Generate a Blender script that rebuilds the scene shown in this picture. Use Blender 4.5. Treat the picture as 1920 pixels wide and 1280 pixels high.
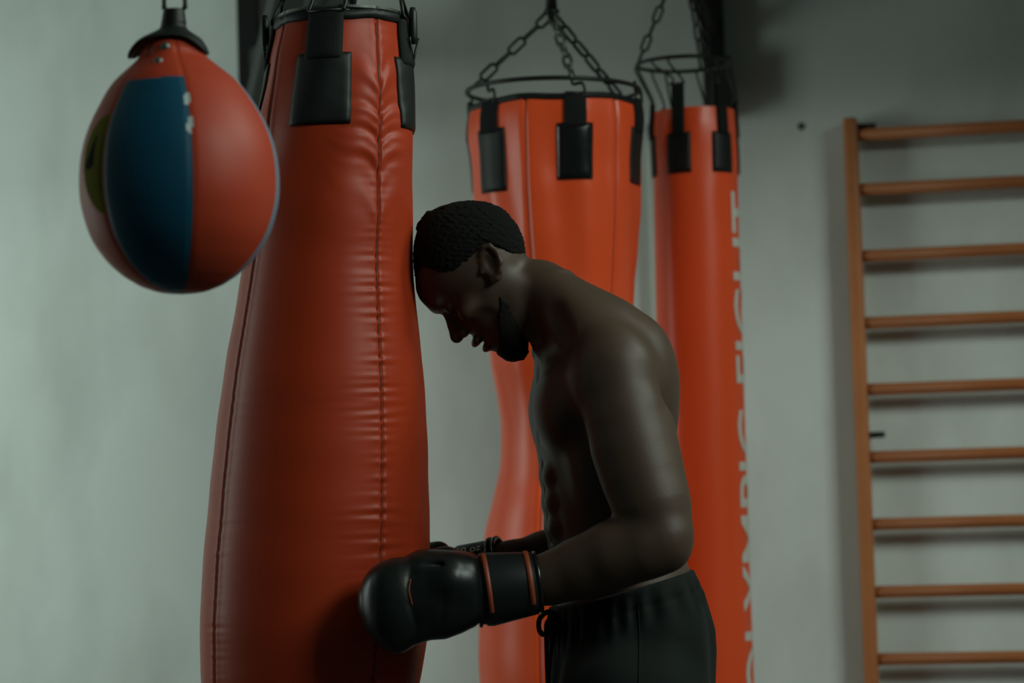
import bpy, bmesh, math, random
import numpy as np
from mathutils import Vector, Matrix, Euler

for o in list(bpy.data.objects): bpy.data.objects.remove(o)
SC = bpy.context.scene
COL = SC.collection
PI = math.pi
rad = math.radians

# ------------------------------------------------------------------ camera
FPX = 4800.0
CAMP = Vector((0, 0, 1.16))
PITCH = math.atan(290 / FPX)
ROLL = -0.03
cam_d = bpy.data.cameras.new('camera')
cam = bpy.data.objects.new('camera', cam_d); COL.objects.link(cam)
cam_d.sensor_width = 36; cam_d.lens = FPX / 1920 * 36
cam_d.clip_start = .05
CR = (Matrix.Rotation(PI / 2 + PITCH, 3, 'X') @ Matrix.Rotation(ROLL, 3, 'Z'))
cam.matrix_world = Matrix.Translation(CAMP) @ CR.to_4x4()
cam_d.dof.use_dof = True
cam_d.dof.focus_distance = 3.93
cam_d.dof.aperture_fstop = 3.0
SC.camera = cam
SC.view_settings.view_transform = 'Standard'
SC.view_settings.look = 'None'
SC.view_settings.gamma = 1
SC.view_settings.use_curve_mapping = False
SC.view_settings.exposure = 0.0

# ------------------------------------------------------------------ light
W = bpy.data.worlds.new('world'); SC.world = W; W.use_nodes = True
W.node_tree.nodes['Background'].inputs[0].default_value = (.66, .95, .84, 1)
W.node_tree.nodes['Background'].inputs[1].default_value = .045

def area(name, loc, target, sx, sy, power, col):
    d = bpy.data.lights.new(name, 'AREA'); d.shape = 'RECTANGLE'
    d.size = sx; d.size_y = sy; d.energy = power; d.color = col
    o = bpy.data.objects.new(name, d); COL.objects.link(o)
    o.location = loc
    o.rotation_euler = (Vector(target) - Vector(loc)).to_track_quat('-Z', 'Y').to_euler()
    return o
area('daylight_from_the_side_window', (2.6, 3.9, 3.5), (0.1, 4.1, 1.4), 1.0, 1.2, 64, (.88, 1.0, .88))
area('daylight_from_the_front_window', (3.0, 1.5, 3.5), (0.3, 4.9, 1.3), 1.5, 1.3, 86, (.88, 1.0, .90))
area('daylight_from_the_far_window', (-2.45, 4.5, 1.6), (-.9, 5.9, 1.35), .8, 1.4, 17.5, (.86, 1.0, .93))

# ------------------------------------------------------------------ helpers
def Q(px, py, Y):
    d = CR @ Vector(((px - 960) / FPX, (640 - py) / FPX, -1))
    return CAMP + d * (Y / d.y)
def qa(px, py, Y): return np.array(Q(px, py, Y))

def material(name, base, rough=.5, metal=0, spec=.5, noise=None, bump=None, coat=0, sheen=0):
    """noise = (scale, colour2, contrast); bump = (scale, strength, distance)"""
    m = bpy.data.materials.new(name); m.use_nodes = True
    nt = m.node_tree; b = nt.nodes['Principled BSDF']
    b.inputs['Base Color'].default_value = (*base, 1)
    b.inputs['Roughness'].default_value = rough
    b.inputs['Metallic'].default_value = metal
    b.inputs['Specular IOR Level'].default_value = spec
    b.inputs['Coat Weight'].default_value = coat
    b.inputs['Sheen Weight'].default_value = sheen
    tc = nt.nodes.new('ShaderNodeTexCoord')
    if noise:
        n = nt.nodes.new('ShaderNodeTexNoise'); n.inputs['Scale'].default_value = noise[0]
        n.inputs['Detail'].default_value = 5
        nt.links.new(tc.outputs['Object'], n.inputs['Vector'])
        r = nt.nodes.new('ShaderNodeValToRGB')
        r.color_ramp.elements[0].position = .5 - noise[2]; r.color_ramp.elements[1].position = .5 + noise[2]
        r.color_ramp.elements[0].color = (*noise[1], 1); r.color_ramp.elements[1].color = (*base, 1)
        nt.links.new(n.outputs['Fac'], r.inputs[0]); nt.links.new(r.outputs[0], b.inputs['Base Color'])
    if bump:
        n = nt.nodes.new('ShaderNodeTexNoise'); n.inputs['Scale'].default_value = bump[0]; n.inputs['Detail'].default_value = 3
        nt.links.new(tc.outputs['Object'], n.inputs['Vector'])
        bp = nt.nodes.new('ShaderNodeBump'); bp.inputs['Strength'].default_value = bump[1]; bp.inputs['Distance'].default_value = bump[2]
        nt.links.new(n.outputs['Fac'], bp.inputs['Height']); nt.links.new(bp.outputs[0], b.inputs['Normal'])
    return m

M = {}
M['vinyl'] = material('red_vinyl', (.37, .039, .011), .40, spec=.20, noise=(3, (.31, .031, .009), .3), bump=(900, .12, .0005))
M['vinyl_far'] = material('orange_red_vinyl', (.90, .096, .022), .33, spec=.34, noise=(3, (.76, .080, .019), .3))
M['seam'] = material('dark_red_stitching', (.06, .010, .005), .7)
M['black_vinyl'] = material('black_vinyl', (.007, .009, .008), .5, spec=.28, bump=(700, .15, .0005))
M['webbing'] = material('black_webbing', (.009, .011, .010), .85, spec=.2, bump=(600, .4, .0008))
M['gloss_black'] = material('glossy_black_vinyl', (.006, .008, .008), .22, spec=.5, bump=(60, .25, .002))
M['glove'] = material('black_leather', (.005, .007, .0065), .36, spec=.36, bump=(55, .10, .003))
M['glove_cuff'] = material('black_cuff_leather', (.007, .010, .0105), .42, spec=.35)
M['orange_trim'] = material('orange_trim', (.26, .045, .012), .5)
M['metal'] = material('dark_steel', (.022, .025, .022), .45, metal=.6)
M['metal_light'] = material('worn_steel', (.13, .14, .125), .45, metal=.7)
M['bracket'] = material('black_painted_steel', (.008, .009, .007), .6)
M['skin'] = material('skin', (.064, .039, .025), .52, spec=.36, noise=(14, (.050, .030, .019), .25), bump=(420, .18, .0008))
M['hair'] = material('hair', (.0048, .0048, .0042), .9, spec=.14, bump=(500, .9, .003))
M['beard'] = material('beard', (.010, .009, .007), .8, spec=.2, bump=(700, .9, .002))
M['cloth'] = material('black_cloth', (.0032, .0062, .0052), .8, spec=.16, sheen=.04, bump=(500, .2, .0005))
M['cord'] = material('black_cord', (.006, .007, .006), .8)
M['wood'] = material('varnished_beech', (.52, .195, .070), .45, spec=.35, noise=(9, (.44, .15, .05), .3))
M['screw'] = material('black_bracket_steel', (.01, .011, .01), .6)
M['white_print'] = material('white_print', (.62, .60, .54), .55)
M['pipe'] = material('pale_grey_paint', (.52, .56, .50), .6)
M['blue'] = material('blue_leather', (.003, .058, .105), .5, spec=.25, bump=(300, .2, .0008))
M['yellow'] = material('yellow_print', (.16, .15, .008), .9, spec=.08, noise=(40, (.11, .10, .008), .3))
M['ball_red'] = material('red_leather', (.36, .038, .012), .5, spec=.30, bump=(300, .2, .0008))
M['dark_print'] = material('dark_print', (.010, .011, .008), .9, spec=.05)
M['pale_blue'] = material('pale_blue_piping', (.12, .18, .24), .5)
M['worn'] = material('worn_pale_patch', (.36, .42, .40), .6)
M['rubber'] = material('white_rubber', (.5, .5, .48), .6)

def mesh_obj(name, V, F, mat, parent=None, smooth=True, mats=None, midx=None):
    me = bpy.data.meshes.new(name)
    V = np.asarray(V, dtype=np.float64)
    if isinstance(F, np.ndarray):
        n = F.shape[1]
        me.vertices.add(len(V)); me.vertices.foreach_set('co', V.astype(np.float32).ravel())
        me.loops.add(F.size); me.loops.foreach_set('vertex_index', F.astype(np.int32).ravel())
        me.polygons.add(len(F)); me.polygons.foreach_set('loop_start', np.arange(0, F.size, n, dtype=np.int32))
        me.update(calc_edges=True)
    else:
        me.from_pydata([tuple(v) for v in V], [], [tuple(f) for f in F]); me.update()
    me.validate()
    for mm in (mats or [mat]): me.materials.append(mm)
    if midx is not None: me.polygons.foreach_set('material_index', np.asarray(midx, dtype=np.int32))
    if smooth: me.polygons.foreach_set('use_smooth', [True] * len(me.polygons))
    me.update()
    o = bpy.data.objects.new(name, me); COL.objects.link(o)
    if parent is not None:
        o.parent = parent
        mw = Matrix.Identity(4); p = parent
        while p is not None:
            mw = Matrix.Translation(-p.location) @ mw if p.type == 'EMPTY' else mw
            p = p.parent
        o.matrix_parent_inverse = mw if parent.type == 'EMPTY' else Matrix.Identity(4)
    return o
def empty(name, loc, label, cat, group=None):
    o = bpy.data.objects.new(name, None); COL.objects.link(o); o.location = loc
    o.empty_display_size = .05
    o['label'] = label; o['category'] = cat
    if group: o['group'] = group
    return o

class MB:
    def __init__(s): s.V = []; s.F = []
    def add(s, V, F):
        n = len(s.V); s.V += [tuple(v) for v in V]; s.F += [tuple(i + n for i in f) for f in F]; return s
    def build(s, name, mat, parent=None, smooth=True):
        return mesh_obj(name, s.V, s.F, mat, parent, smooth)
def tube(mb, pts, r, n=8, closed=False):
    P = [np.array(p, float) for p in pts]; m = len(P); rings = []
    rr = r if hasattr(r, '__len__') else [r] * m
    nrm = None
    for i in range(m):
        a = P[(i - 1) % m] if (closed or i > 0) else P[i]; b = P[(i + 1) % m] if (closed or i < m - 1) else P[i]
        t = b - a; t /= (np.linalg.norm(t) + 1e-12)
        if nrm is None:
            ref = np.array([0, 0, 1.]) if abs(t[2]) < .9 else np.array([1., 0, 0])
            nrm = np.cross(t, ref)
        nrm = nrm - t * np.dot(nrm, t); nrm /= np.linalg.norm(nrm)
        bn = np.cross(t, nrm)
        rings.append([P[i] + rr[i] * (math.cos(k * 2 * PI / n) * nrm + math.sin(k * 2 * PI / n) * bn) for k in range(n)])
    V = [v for R in rings for v in R]; F = []
    for i in range(m if closed else m - 1):
        j = (i + 1) % m
        sh = 0
        if closed and i == m - 1:
            d = [np.linalg.norm(rings[i][0] - rings[j][k]) for k in range(n)]; sh = int(np.argmin(d))
        for k in range(n): F.append((i * n + k, i * n + (k + 1) % n, j * n + (k + 1 + sh) % n, j * n + (k + sh) % n))
    if not closed: F.append(tuple(range(n))[::-1]); F.append(tuple((m - 1) * n + k for k in range(n)))
    mb.add(V, F); return mb
def box(mb, c, size, R=None, bev=0.0):
    bm = bmesh.new(); bmesh.ops.create_cube(bm, size=1)
    for v in bm.verts: v.co = Vector((v.co.x * size[0], v.co.y * size[1], v.co.z * size[2]))
    if bev > 0: bmesh.ops.bevel(bm, geom=bm.edges[:], offset=bev, segments=3, profile=.6, affect='EDGES')
    V = [((R @ v.co) if R is not None else v.co) + Vector(c) for v in bm.verts]
    bm.verts.index_update()
    mb.add([tuple(v) for v in V], [[v.index for v in f.verts] for f in bm.faces]); bm.free(); return mb
def beam(mb, a, b, w, d, bev=.003):
    a = Vector(a); b = Vector(b); t = (b - a)
    R = t.to_track_quat('Z', 'Y').to_matrix()
    return box(mb, (a + b) / 2, (w, d, t.length), R, bev)
def catmull(pts, n=8):
    P = [np.array(p, float) for p in pts]; out = []
    for i in range(len(P) - 1):
        p0 = P[max(i - 1, 0)]; p1 = P[i]; p2 = P[i + 1]; p3 = P[min(i + 2, len(P) - 1)]
        for k in range(n):
            t = k / n
            out.append(.5 * ((2 * p1) + (-p0 + p2) * t + (2 * p0 - 5 * p1 + 4 * p2 - p3) * t * t + (-p0 + 3 * p1 - 3 * p2 + p3) * t ** 3))
    out.append(P[-1]); return out
class WN:
    """sum of random sinusoids in 2-D, about -1..1"""
    def __init__(s, seed, n=14, fx=(1, 1), fy=(1, 1)):
        r = np.random.RandomState(seed)
        s.kx = r.uniform(*fx, n) * r.choice([-1, 1], n); s.ky = r.uniform(*fy, n); s.ph = r.uniform(0, 6.28, n); s.n = n
    def __call__(s, x, y):
        o = 0
        for a, b, c in zip(s.kx, s.ky, s.ph): o = o + np.sin(a * x + b * y + c)
        return o / math.sqrt(s.n) / 1.4
def gauss(x, w): return np.exp(-(x / w) ** 2)

# ------------------------------------------------------------------ the room
WT = rad(10.5)                                   # the back wall is seen a little from the side
WO = Q(1600, 640, 5.55)
WX = Vector((math.cos(WT), -math.sin(WT), 0)); WN_ = Vector((-math.sin(WT), -math.cos(WT), 0))   # along, out of the wall
WR = Matrix((WX, -WN_, Vector((0, 0, 1)))).transposed()
def wall_pt(px, py, off=0.0):
    """point of the wall (moved off metres into the room) seen at a pixel"""
    d = CR @ Vector(((px - 960) / FPX, (640 - py) / FPX, -1))
    n = WN_; o = WO + WN_ * off
    return CAMP + d * ((o - CAMP).dot(n) / d.dot(n))

def wall_material():
    m = bpy.data.materials.new('painted_plaster'); m.use_nodes = True
    nt = m.node_tree; b = nt.nodes['Principled BSDF']; b.inputs['Roughness'].default_value = .75
    b.inputs['Specular IOR Level'].default_value = .3
    tc = nt.nodes.new('ShaderNodeTexCoord')
    mp = nt.nodes.new('ShaderNodeMapping'); mp.inputs['Scale'].default_value = (2.2, 2.2, .9); mp.inputs['Rotation'].default_value = (0, .35, 0)
    nt.links.new(tc.outputs['Object'], mp.inputs[0])
    n = nt.nodes.new('ShaderNodeTexNoise'); n.inputs['Scale'].default_value = 1.9; n.inputs['Detail'].default_value = 6; n.inputs['Roughness'].default_value = .55
    nt.links.new(mp.outputs[0], n.inputs['Vector'])
    r = nt.nodes.new('ShaderNodeValToRGB'); e = r.color_ramp.elements
    e[0].position = .32; e[0].color = (.56, .61, .575, 1); e[1].position = .60; e[1].color = (.70, .765, .73, 1)
    nt.links.new(n.outputs['Fac'], r.inputs[0]); nt.links.new(r.outputs[0], b.inputs['Base Color'])
    n2 = nt.nodes.new('ShaderNodeTexNoise'); n2.inputs['Scale'].default_value = 40; n2.inputs['Detail'].default_value = 4
    nt.links.new(tc.outputs['Object'], n2.inputs['Vector'])
    bp = nt.nodes.new('ShaderNodeBump'); bp.inputs['Strength'].default_value = .15; bp.inputs['Distance'].default_value = .003
    nt.links.new(n2.outputs['Fac'], bp.inputs['Height']); nt.links.new(bp.outputs[0], b.inputs['Normal'])
    return m
M['wall'] = wall_material()
M['floor'] = material('dark_rubber_floor', (.03, .034, .032), .7, noise=(30, (.02, .023, .021), .2))
M['ceiling'] = material('ceiling_paint', (.22, .24, .22), .8)

def structure(name, o): o['kind'] = 'structure'; o.name = name; return o
ROOMH = 4.3
c = WO - WN_ * .08; c.z = ROOMH / 2
structure('wall_back', box(MB(), c, (7.2, .16, ROOMH), WR).build('wall_back', M['wall'], None, False))
lc = WO + WX * -3.35 + WN_ * 1.6; lc.z = ROOMH / 2
structure('wall_left', box(MB(), lc, (.16, 3.6, ROOMH), WR).build('wall_left', M['wall'], None, False))
fc = WO + WN_ * 3.3
structure('floor', box(MB(), (fc.x, fc.y, -.05), (7.2, 7.4, .1), WR).build('floor', M['floor'], None, False))
structure('ceiling', box(MB(), (fc.x, fc.y, ROOMH + .05), (7.2, 7.4, .1), WR).build('ceiling', M['ceiling'], None, False))

so = WO + WX * ((wall_pt(880, 0) - WO).dot(WX) + 1.75) + WN_ * .575; so.z = (2.30 + ROOMH) / 2  # unseen overhang added to shade the upper wall; the far bags hang from it
structure('added_shade_overhang', box(MB(), so, (3.5, 1.15, ROOMH - 2.30), WR).build('added_shade_overhang', M['ceiling'], None, False))

# ------------------------------------------------------------------ heavy bags
class Bag:
    def __init__(s, prof, Y):
        s.p = np.array(prof, float); s.Y = Y      # rows: py, centre px, radius px
    def cen(s, py):
        cx = np.interp(py, s.p[:, 0], s.p[:, 1]); return cx
    def rad(s, py):
        return s.smooth(py)
    def smooth(s, py):
        y = s.p[:, 0]; r = s.p[:, 2]
        py = np.asarray(py, float)
        # cubic hermite (monotone enough) interpolation
        m = np.gradient(r, y)
        i = np.clip(np.searchsorted(y, py) - 1, 0, len(y) - 2)
        h = y[i + 1] - y[i]; t = np.clip((py - y[i]) / h, 0, 1)
        return ((2 * t**3 - 3 * t**2 + 1) * r[i] + (t**3 - 2 * t**2 + t) * h * m[i] + (-2 * t**3 + 3 * t**2) * r[i + 1] + (t**3 - t**2) * h * m[i + 1])
    def pt(s, th, py, off=0.0):
        """surface point; off in metres outwards. th 0 faces the camera, + to +X"""
        th = np.asarray(th, float); py = np.asarray(py, float)
        th, py = np.broadcast_arrays(th, py)
        P0 = qa(960, 0, s.Y); ex = qa(961, 0, s.Y) - P0; ez = qa(960, 1, s.Y) - P0
        C = P0 + (s.cen(py) - 960)[..., None] * ex + py[..., None] * ez
        R = s.rad(py) * s.Y / FPX + off
        if s.disp is not None: R = R + s.disp(th, py) * s.Y / FPX
        return C + np.stack([np.sin(th) * R, -np.cos(th) * R, 0 * R], -1)
    disp = None

def grid_faces(nr, nc, wrap):
    a = np.arange(nr * nc).reshape(nr, nc)
    b = np.roll(a, -1, 1) if wrap else a[:, 1:]
    a2 = a if wrap else a[:, :-1]
    return np.stack([a2[:-1], b[:-1], b[1:], a2[1:]], -1).reshape(-1, 4)

def bag_shell(bag, y0, y1, seams, mat, parent, nr, nc, name='shell'):
    th = np.linspace(-PI, PI, nc, endpoint=False)
    py = np.linspace(y0, y1, nr)
    T, Y = np.meshgrid(th, py)
    V = bag.pt(T, Y).reshape(-1, 3)
    F = grid_faces(nr, nc, True)
    ct = V[:nc].mean(0); cb = V[-nc:].mean(0)
    V = np.vstack([V, ct, cb])
    n = nr * nc
    caps = [(k, n, (k + 1) % nc, (k + 1) % nc) for k in range(nc)]
    o = mesh_obj(name, V, F[:, ::-1], mat, parent)
    return o
def patch(bag, th0, th1, y0, y1, thick, off, mat, parent, name, nr=14, nc=10, rim=.0015):
    """curved panel lying on a bag"""
    th = np.linspace(th0, th1, nc); py = np.linspace(y0, y1, nr)
    T, Y = np.meshgrid(th, py)
    e = np.ones_like(T) * thick
    e[0, :] *= .4; e[-1, :] *= .4; e[:, 0] *= .4; e[:, -1] *= .4
    out = bag.pt(T, Y, off + e).reshape(-1, 3); inn = bag.pt(T, Y, off - .004).reshape(-1, 3)
    F = grid_faces(nr, nc, False); n = nr * nc
    V = np.vstack([out, inn])
    FF = [tuple(f[::-1]) for f in F] + [tuple(f + n) for f in F]
    idx = np.arange(n).reshape(nr, nc)
    loop = list(idx[0]) + list(idx[1:, -1]) + list(idx[-1, -2::-1]) + list(idx[-2:0:-1, 0])
    for i in range(len(loop)):
        a = loop[i]; b = loop[(i + 1) % len(loop)]; FF.append((a, b, b + n, a + n))
    return mesh_obj(name, V, FF, mat, parent)
def ring_band(bag, y0, y1, off0, off1, mat, parent, name, n=120, wave=None):
    """band of rectangular-ish section around a bag"""
    th = np.linspace(-PI, PI, n, endpoint=False)
    ym = (y0 + y1) / 2
    wv = wave(th) if wave is not None else 0 * th
    secs = [(y0, off0), (y0, (off0 + off1) / 2), (y0 + (y1 - y0) * .15, off1), (y1 - (y1 - y0) * .15, off1), (y1, (off0 + off1) / 2), (y1, off0)]
    V = np.concatenate([bag.pt(th, y + wv, o) for y, o in secs])
    F = []
    m = len(secs)
    for i in range(m):
        j = (i + 1) % m
        for k in range(n): F.append((i * n + k, j * n + k, j * n + (k + 1) % n, i * n + (k + 1) % n))
    return mesh_obj(name, V, F, mat, parent)
def seam_line(bag, th, y0, y1, mat, parent, w=.0011, off=.0002, n=160):
    mb = MB(); py = np.linspace(y0, y1, n)
    P = bag.pt(np.full(n, th), py, off)
    tube(mb, P, w, 5); return mb.build('seam', mat, parent)
def hoop_pts(c, r, n=64, tilt=(0, 0)):
    return [np.array(c) + np.array([r * math.sin(a), -r * math.cos(a), r * (tilt[0] * math.sin(a) + tilt[1] * math.cos(a))]) for a in np.linspace(0, 2 * PI, n, endpoint=False)]
def chain(mb, a, b, link=.034, r=.0028, w=.0085, spin=0):
    a = np.array(a, float); b = np.array(b, float); L = np.linalg.norm(b - a); t = (b - a) / L
    ref = np.array([0, 1., 0]); u = np.cross(t, ref); u /= np.linalg.norm(u); v = np.cross(t, u)
    pitch = link - 2.2 * r; n = max(1, int(round(L / pitch))); pitch = L / n
    hl = (pitch + 2.2 * r) / 2 - r
    for i in range(n):
        c = a + t * pitch * (i + .5)
        ang = spin + (PI / 2 if i % 2 else 0) + .1 * math.sin(i * 2.3)
        s = math.cos(ang) * u + math.sin(ang) * v
        pts = []
        for k in range(20):
            q = 2 * PI * k / 20
            x = (w - r) * math.sin(q); y = math.cos(q)
            yy = (hl - (w - r)) * (1 if y > 0 else -1) + (w - r) * y
            pts.append(c + t * yy + s * x)
        tube(mb, pts, r, 6, True)
    return mb

# ---- the near bag, pushed aside by the boxer
bag1 = Bag([(36, 638, 121), (60, 637, 122), (110, 635, 130), (200, 632, 143), (330, 626, 152), (520, 616, 163), (650, 611, 181), (760, 608, 194),
            (880, 604, 203), (1000, 600, 210), (1100, 597, 213), (1200, 593, 210), (1280, 589, 199), (1340, 587, 178), (1390, 585, 145), (1425, 584, 95), (1440, 583, 40), (1444, 583, 4)], 4.0)
S1 = [rad(38), rad(-54), rad(128), rad(-144)]
nzA = WN(3, 22, (.4, 5), (.14, .50)); nzB = WN(5, 10, (2, 9), (.004, .03)); nzC = WN(9, 12, (.5, 3.0), (.02, .06))
def disp1(th, py):
    R = np.interp(py, bag1.p[:, 0], bag1.p[:, 2]); o = 0
    for k, s in enumerate(S1):
        d = (th - s + PI) % (2 * PI) - PI; ds = d * R
        o = o - 2.6 * gauss(ds, 3.2) + .9 * gauss(np.abs(ds) - 9, 7)
        amp = np.interp(py, [60, 300, 480, 700, 1280, 1400], [.2, .45, 1.0, 1.8, 2.1, .8])
        o = o + amp * (.3 if k == 1 else 1) * np.exp(-np.abs(ds) / (24 + 12 * np.sin(py / 37. + k))) * nzA(th * 1.0 + k * 7, py)
    top = np.interp(py, [60, 120, 330, 460], [0.4, 1, .8, 0])
    # slack folds running diagonally from the strap to the seam
    d38 = (th - S1[0]) * R
    ph = (py + .62 * np.abs(d38)) / 12.5 + 1.5 * np.sin(py / 41.) + .8 * np.sin(np.abs(d38) / 17.)
    o = o + top * 2.6 * np.exp(-(np.abs(d38) / 62) ** 2) * (np.sin(ph) + .45 * np.sin(2.3 * ph + 1)) * np.clip((py - 85) / 60, 0, 1)
    o = o + top * 3.4 * nzB(th, py) + 1.2 * nzC(th, py) * np.interp(py, [60, 1440], [1, .5])
    o = o - 1.2 * np.exp(-(((th - rad(90)) * R / 60) ** 2 + ((py - 495) / 62) ** 2))
    # the glove dents it
    dg = np.sqrt(((th - rad(39)) * R / 90) ** 2 + ((py - 1135) / 95) ** 2)
    o = o - 9 * np.exp(-dg ** 2)
    return o
bag1.disp = disp1
b1 = empty('heavy_bag', tuple(Q(637, 60, 4.0)), 'large red teardrop punching bag the boxer leans his head on', 'punching bag')
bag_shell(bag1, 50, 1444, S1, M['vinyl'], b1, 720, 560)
for s in S1: seam_line(bag1, s, 62, 1436, M['seam'], b1)
wv1 = lambda th: 1.5 * np.sin(th * 5 + .6) + 1.3 * np.sin(th * 9)
ring_band(bag1, 38, 57, -.006, .0045, M['black_vinyl'], b1, 'top_rim', wave=wv1)
# zip along the inner edge of the rim and the lid
mb = MB()
tube(mb, bag1.pt(np.linspace(-PI, PI, 90, endpoint=False), np.full(90, 35.), -.004), .0035, 6, True)
zp = mb.build('zip', M['metal'], b1)
mb = MB()
for k in range(150):
    a = -1.4 + 2.8 * k / 150; p = bag1.pt(np.array([a]), np.array([33.5]), -.002)[0]
    box(mb, p, (.0012, .004, .004), Matrix.Rotation(a, 3, 'Z'))
zt = mb.build('zip_teeth', M['metal_light'], zp, False); 
zt['kind'] = 'stuff'
ringv = bag1.pt(np.linspace(-PI, PI, 90, endpoint=False), np.full(90, 44.), -.006)
mb = MB(); cc = ringv.mean(0) - np.array([0, 0, .004]); mb.add(list(ringv) + [cc], [(i, (i + 1) % 90, 90) for i in range(90)]); mb.build('lid', M['black_vinyl'], b1)

def strap1(th, wp, ws, y0, ym, y1, bag, parent, mat=M['black_vinyl'], hook=True, ytop=None):
    R = bag.rad(ym)
    st = patch(bag, th - ws / R, th + ws / R, y0, ym + 12, .0045, .003, M['webbing'], parent, 'strap')
    patch(bag, th - wp / R, th + wp / R, ym, y1, .003, .0015, mat, st, 'strap_patch', 20, 14)
    return st
HK = Q(648, -420, 4.02)
for i, th in enumerate((rad(-8), rad(82), rad(172), rad(-98))):
    st = strap1(th, 52, 35, 42, 120, 252, bag1, b1)
    # D ring and carabiner, then the hanging strap up to the hook
    p = bag1.pt(np.array([th]), np.array([42.]), .005)[0]
    tx = np.array([math.cos(th), math.sin(th), 0]); nn = np.array([math.sin(th), -math.cos(th), 0])
    hk = np.array(HK); up = hk - p; up /= np.linalg.norm(up)
    mb = MB(); w = .027
    tube(mb, [p - tx * w, p + tx * w], .0028, 8)
    if i == 0:
        tube(mb, catmull([p - tx * w, p - tx * .022 + up * .02, p - tx * .028 + up * .034, p - tx * .055 + up * .052, p - tx * .06 + up * .07], 6), .0035, 8)
        tube(mb, catmull([p + tx * w, p + tx * .030 + up * .012, p + tx * .022 + up * .034, p + tx * .004 + up * .058, p + tx * .0 + up * .09], 6), .0042, 8)
    else:
        tube(mb, [p - tx * w, p + up * .045, p + tx * w], .003, 8)
    mb.build('hook', M['metal'], b1)
    mb = MB()
    a0 = p + up * (.06 if i == 0 else .04)
    tube(mb, [a0, a0 + up * .02, a0 + up * .055, a0 + up * .075, hk - up * .05], [.0045, .008, .009, .0055, .005], 8)
    mb.build('hanging_strap', M['webbing'], b1)
# side webbing loop and stitched leather tab that show at the silhouette
for th, in ((rad(83),), (rad(-97),)):
    p0 = bag1.pt(np.array([th]), np.array([78.]), .014)[0]; p1 = bag1.pt(np.array([th]), np.array([132.]), .004)[0]; p2 = bag1.pt(np.array([th]), np.array([60.]), .012)[0]
    mb = MB(); tx = np.array([math.cos(th), math.sin(th), 0])
    tube(mb, catmull([p0 + tx * .012 + np.array([.006, 0, 0]), (p0 + p1) / 2 + np.array([.004, 0, 0]), p1], 5), .0022, 6); tube(mb, catmull([p0 - tx * .012 - np.array([.004, 0, 0]), p1], 5), .0022, 6)
    tube(mb, [p0 + np.array([0, 0, .048]), p0 + np.array([0, 0, .040]), p0 + np.array([0, 0, .0]), p0 + np.array([0, 0, -.010])], [.004, .0068, .0068, .004], 10)
    mb.build('side_hook', M['metal'], b1)

# ---- the middle bag, hourglass shaped
Y2 = 4.9
bag2 = Bag([(205, 1040, 160), (225, 1040, 163), (300, 1041, 160), (400, 1043, 156), (480, 1045, 149), (560, 1048, 141), (680, 1052, 132), (740, 1054, 122), (800, 1056, 118), (860, 1058, 122), (920, 1060, 137),
            (985, 1062, 154), (1040, 1064, 162), (1130, 1066, 168), (1280, 1070, 170), (1360, 1072, 165), (1410, 1073, 140), (1435, 1074, 90), (1442, 1074, 5)], Y2)
nz2 = WN(21, 12, (4, 13), (.002, .012)); nz2b = WN(22, 14, (.5, 3), (.03, .09))
SP2 = [rad(-48), rad(12), rad(70), rad(132), rad(-168), rad(-108)]
S2 = [rad(-20), rad(43), rad(-110), rad(150)]
def disp2(th, py):
    R = np.interp(py, bag2.p[:, 0], bag2.p[:, 2]); o = 0
    for s in S2:
        ds = ((th - s + PI) % (2 * PI) - PI) * R; o = o - 3.0 * gauss(ds, 3.5) + .8 * gauss(np.abs(ds) - 10, 7)
    for s in SP2:
        ds = ((th - s + PI) % (2 * PI) - PI) * R
        o = o + 2.5 * gauss(ds, 34) * np.interp(py, [205, 300, 430], [1, .6, 0])
    o = o + nz2(th, py) * np.interp(py, [205, 330, 620, 800], [2.4, 6.0, 4.6, .8]) + .8 * nz2b(th, py)
    return o
bag2.disp = disp2
b2 = empty('heavy_bag', tuple(Q(1040, 205, Y2)), 'orange red hourglass punching bag hanging from a steel hoop behind the boxer', 'punching bag')
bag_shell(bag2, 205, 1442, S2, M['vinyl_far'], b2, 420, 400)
for s in S2: seam_line(bag2, s, 208, 1430, M['seam'], b2, w=.0009)
ring_band(bag2, 197, 209, -.004, .004, M['black_vinyl'], b2, 'top_rim', wave=lambda th: 2 * np.sin(th * 6 + 1))
ringv = bag2.pt(np.linspace(-PI, PI, 60, endpoint=False), np.full(60, 203.), -.003)
MB().add(list(ringv) + [ringv.mean(0)], [(i, (i + 1) % 60, 60) for i in range(60)]).build('lid', M['black_vinyl'], b2)
HC = Q(1037, 172, Y2); HR = 163 * Y2 / FPX
mb = MB(); tube(mb, hoop_pts(HC, HR, 80, (-.02, 0)), .0045, 8, True)
hoop = mb.build('hoop', M['metal'], b2)
SW = np.array(Q(1034, 22, Y2))
for k, th in enumerate(SP2):
    st = patch(bag2, th - 20 / 163, th + 20 / 163, 200, 262, .004, .003, M['webbing'], b2, 'strap')
    pm = patch(bag2, th - 33 / 161, th + 33 / 161, 253, 354 + (14 if k == 0 else 0), .003, .0015, M['gloss_black'] if k == 1 else M['black_vinyl'], st, 'strap_patch')
    p = bag2.pt(np.array([th]), np.array([200.]), .004)[0]
    tx = np.array([math.cos(th), math.sin(th), 0])
    hp = np.array(HC) + HR * np.array([math.sin(th - .02), -math.cos(th - .02), 0])
    mb = MB(); tube(mb, [p - tx * .02, p + tx * .02], .003, 6)
    tube(mb, catmull([hp - tx * .006, hp + np.array([0, 0, .004]), hp + tx * .003 - np.array([0, 0, .012]), p + tx * .014 + np.array([0, 0, .018]), p + tx * .018, p + tx * .012 - np.array([0, 0, .006])], 6), .0032, 6)
    mb.build('hook', M['metal'], b2)
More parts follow.
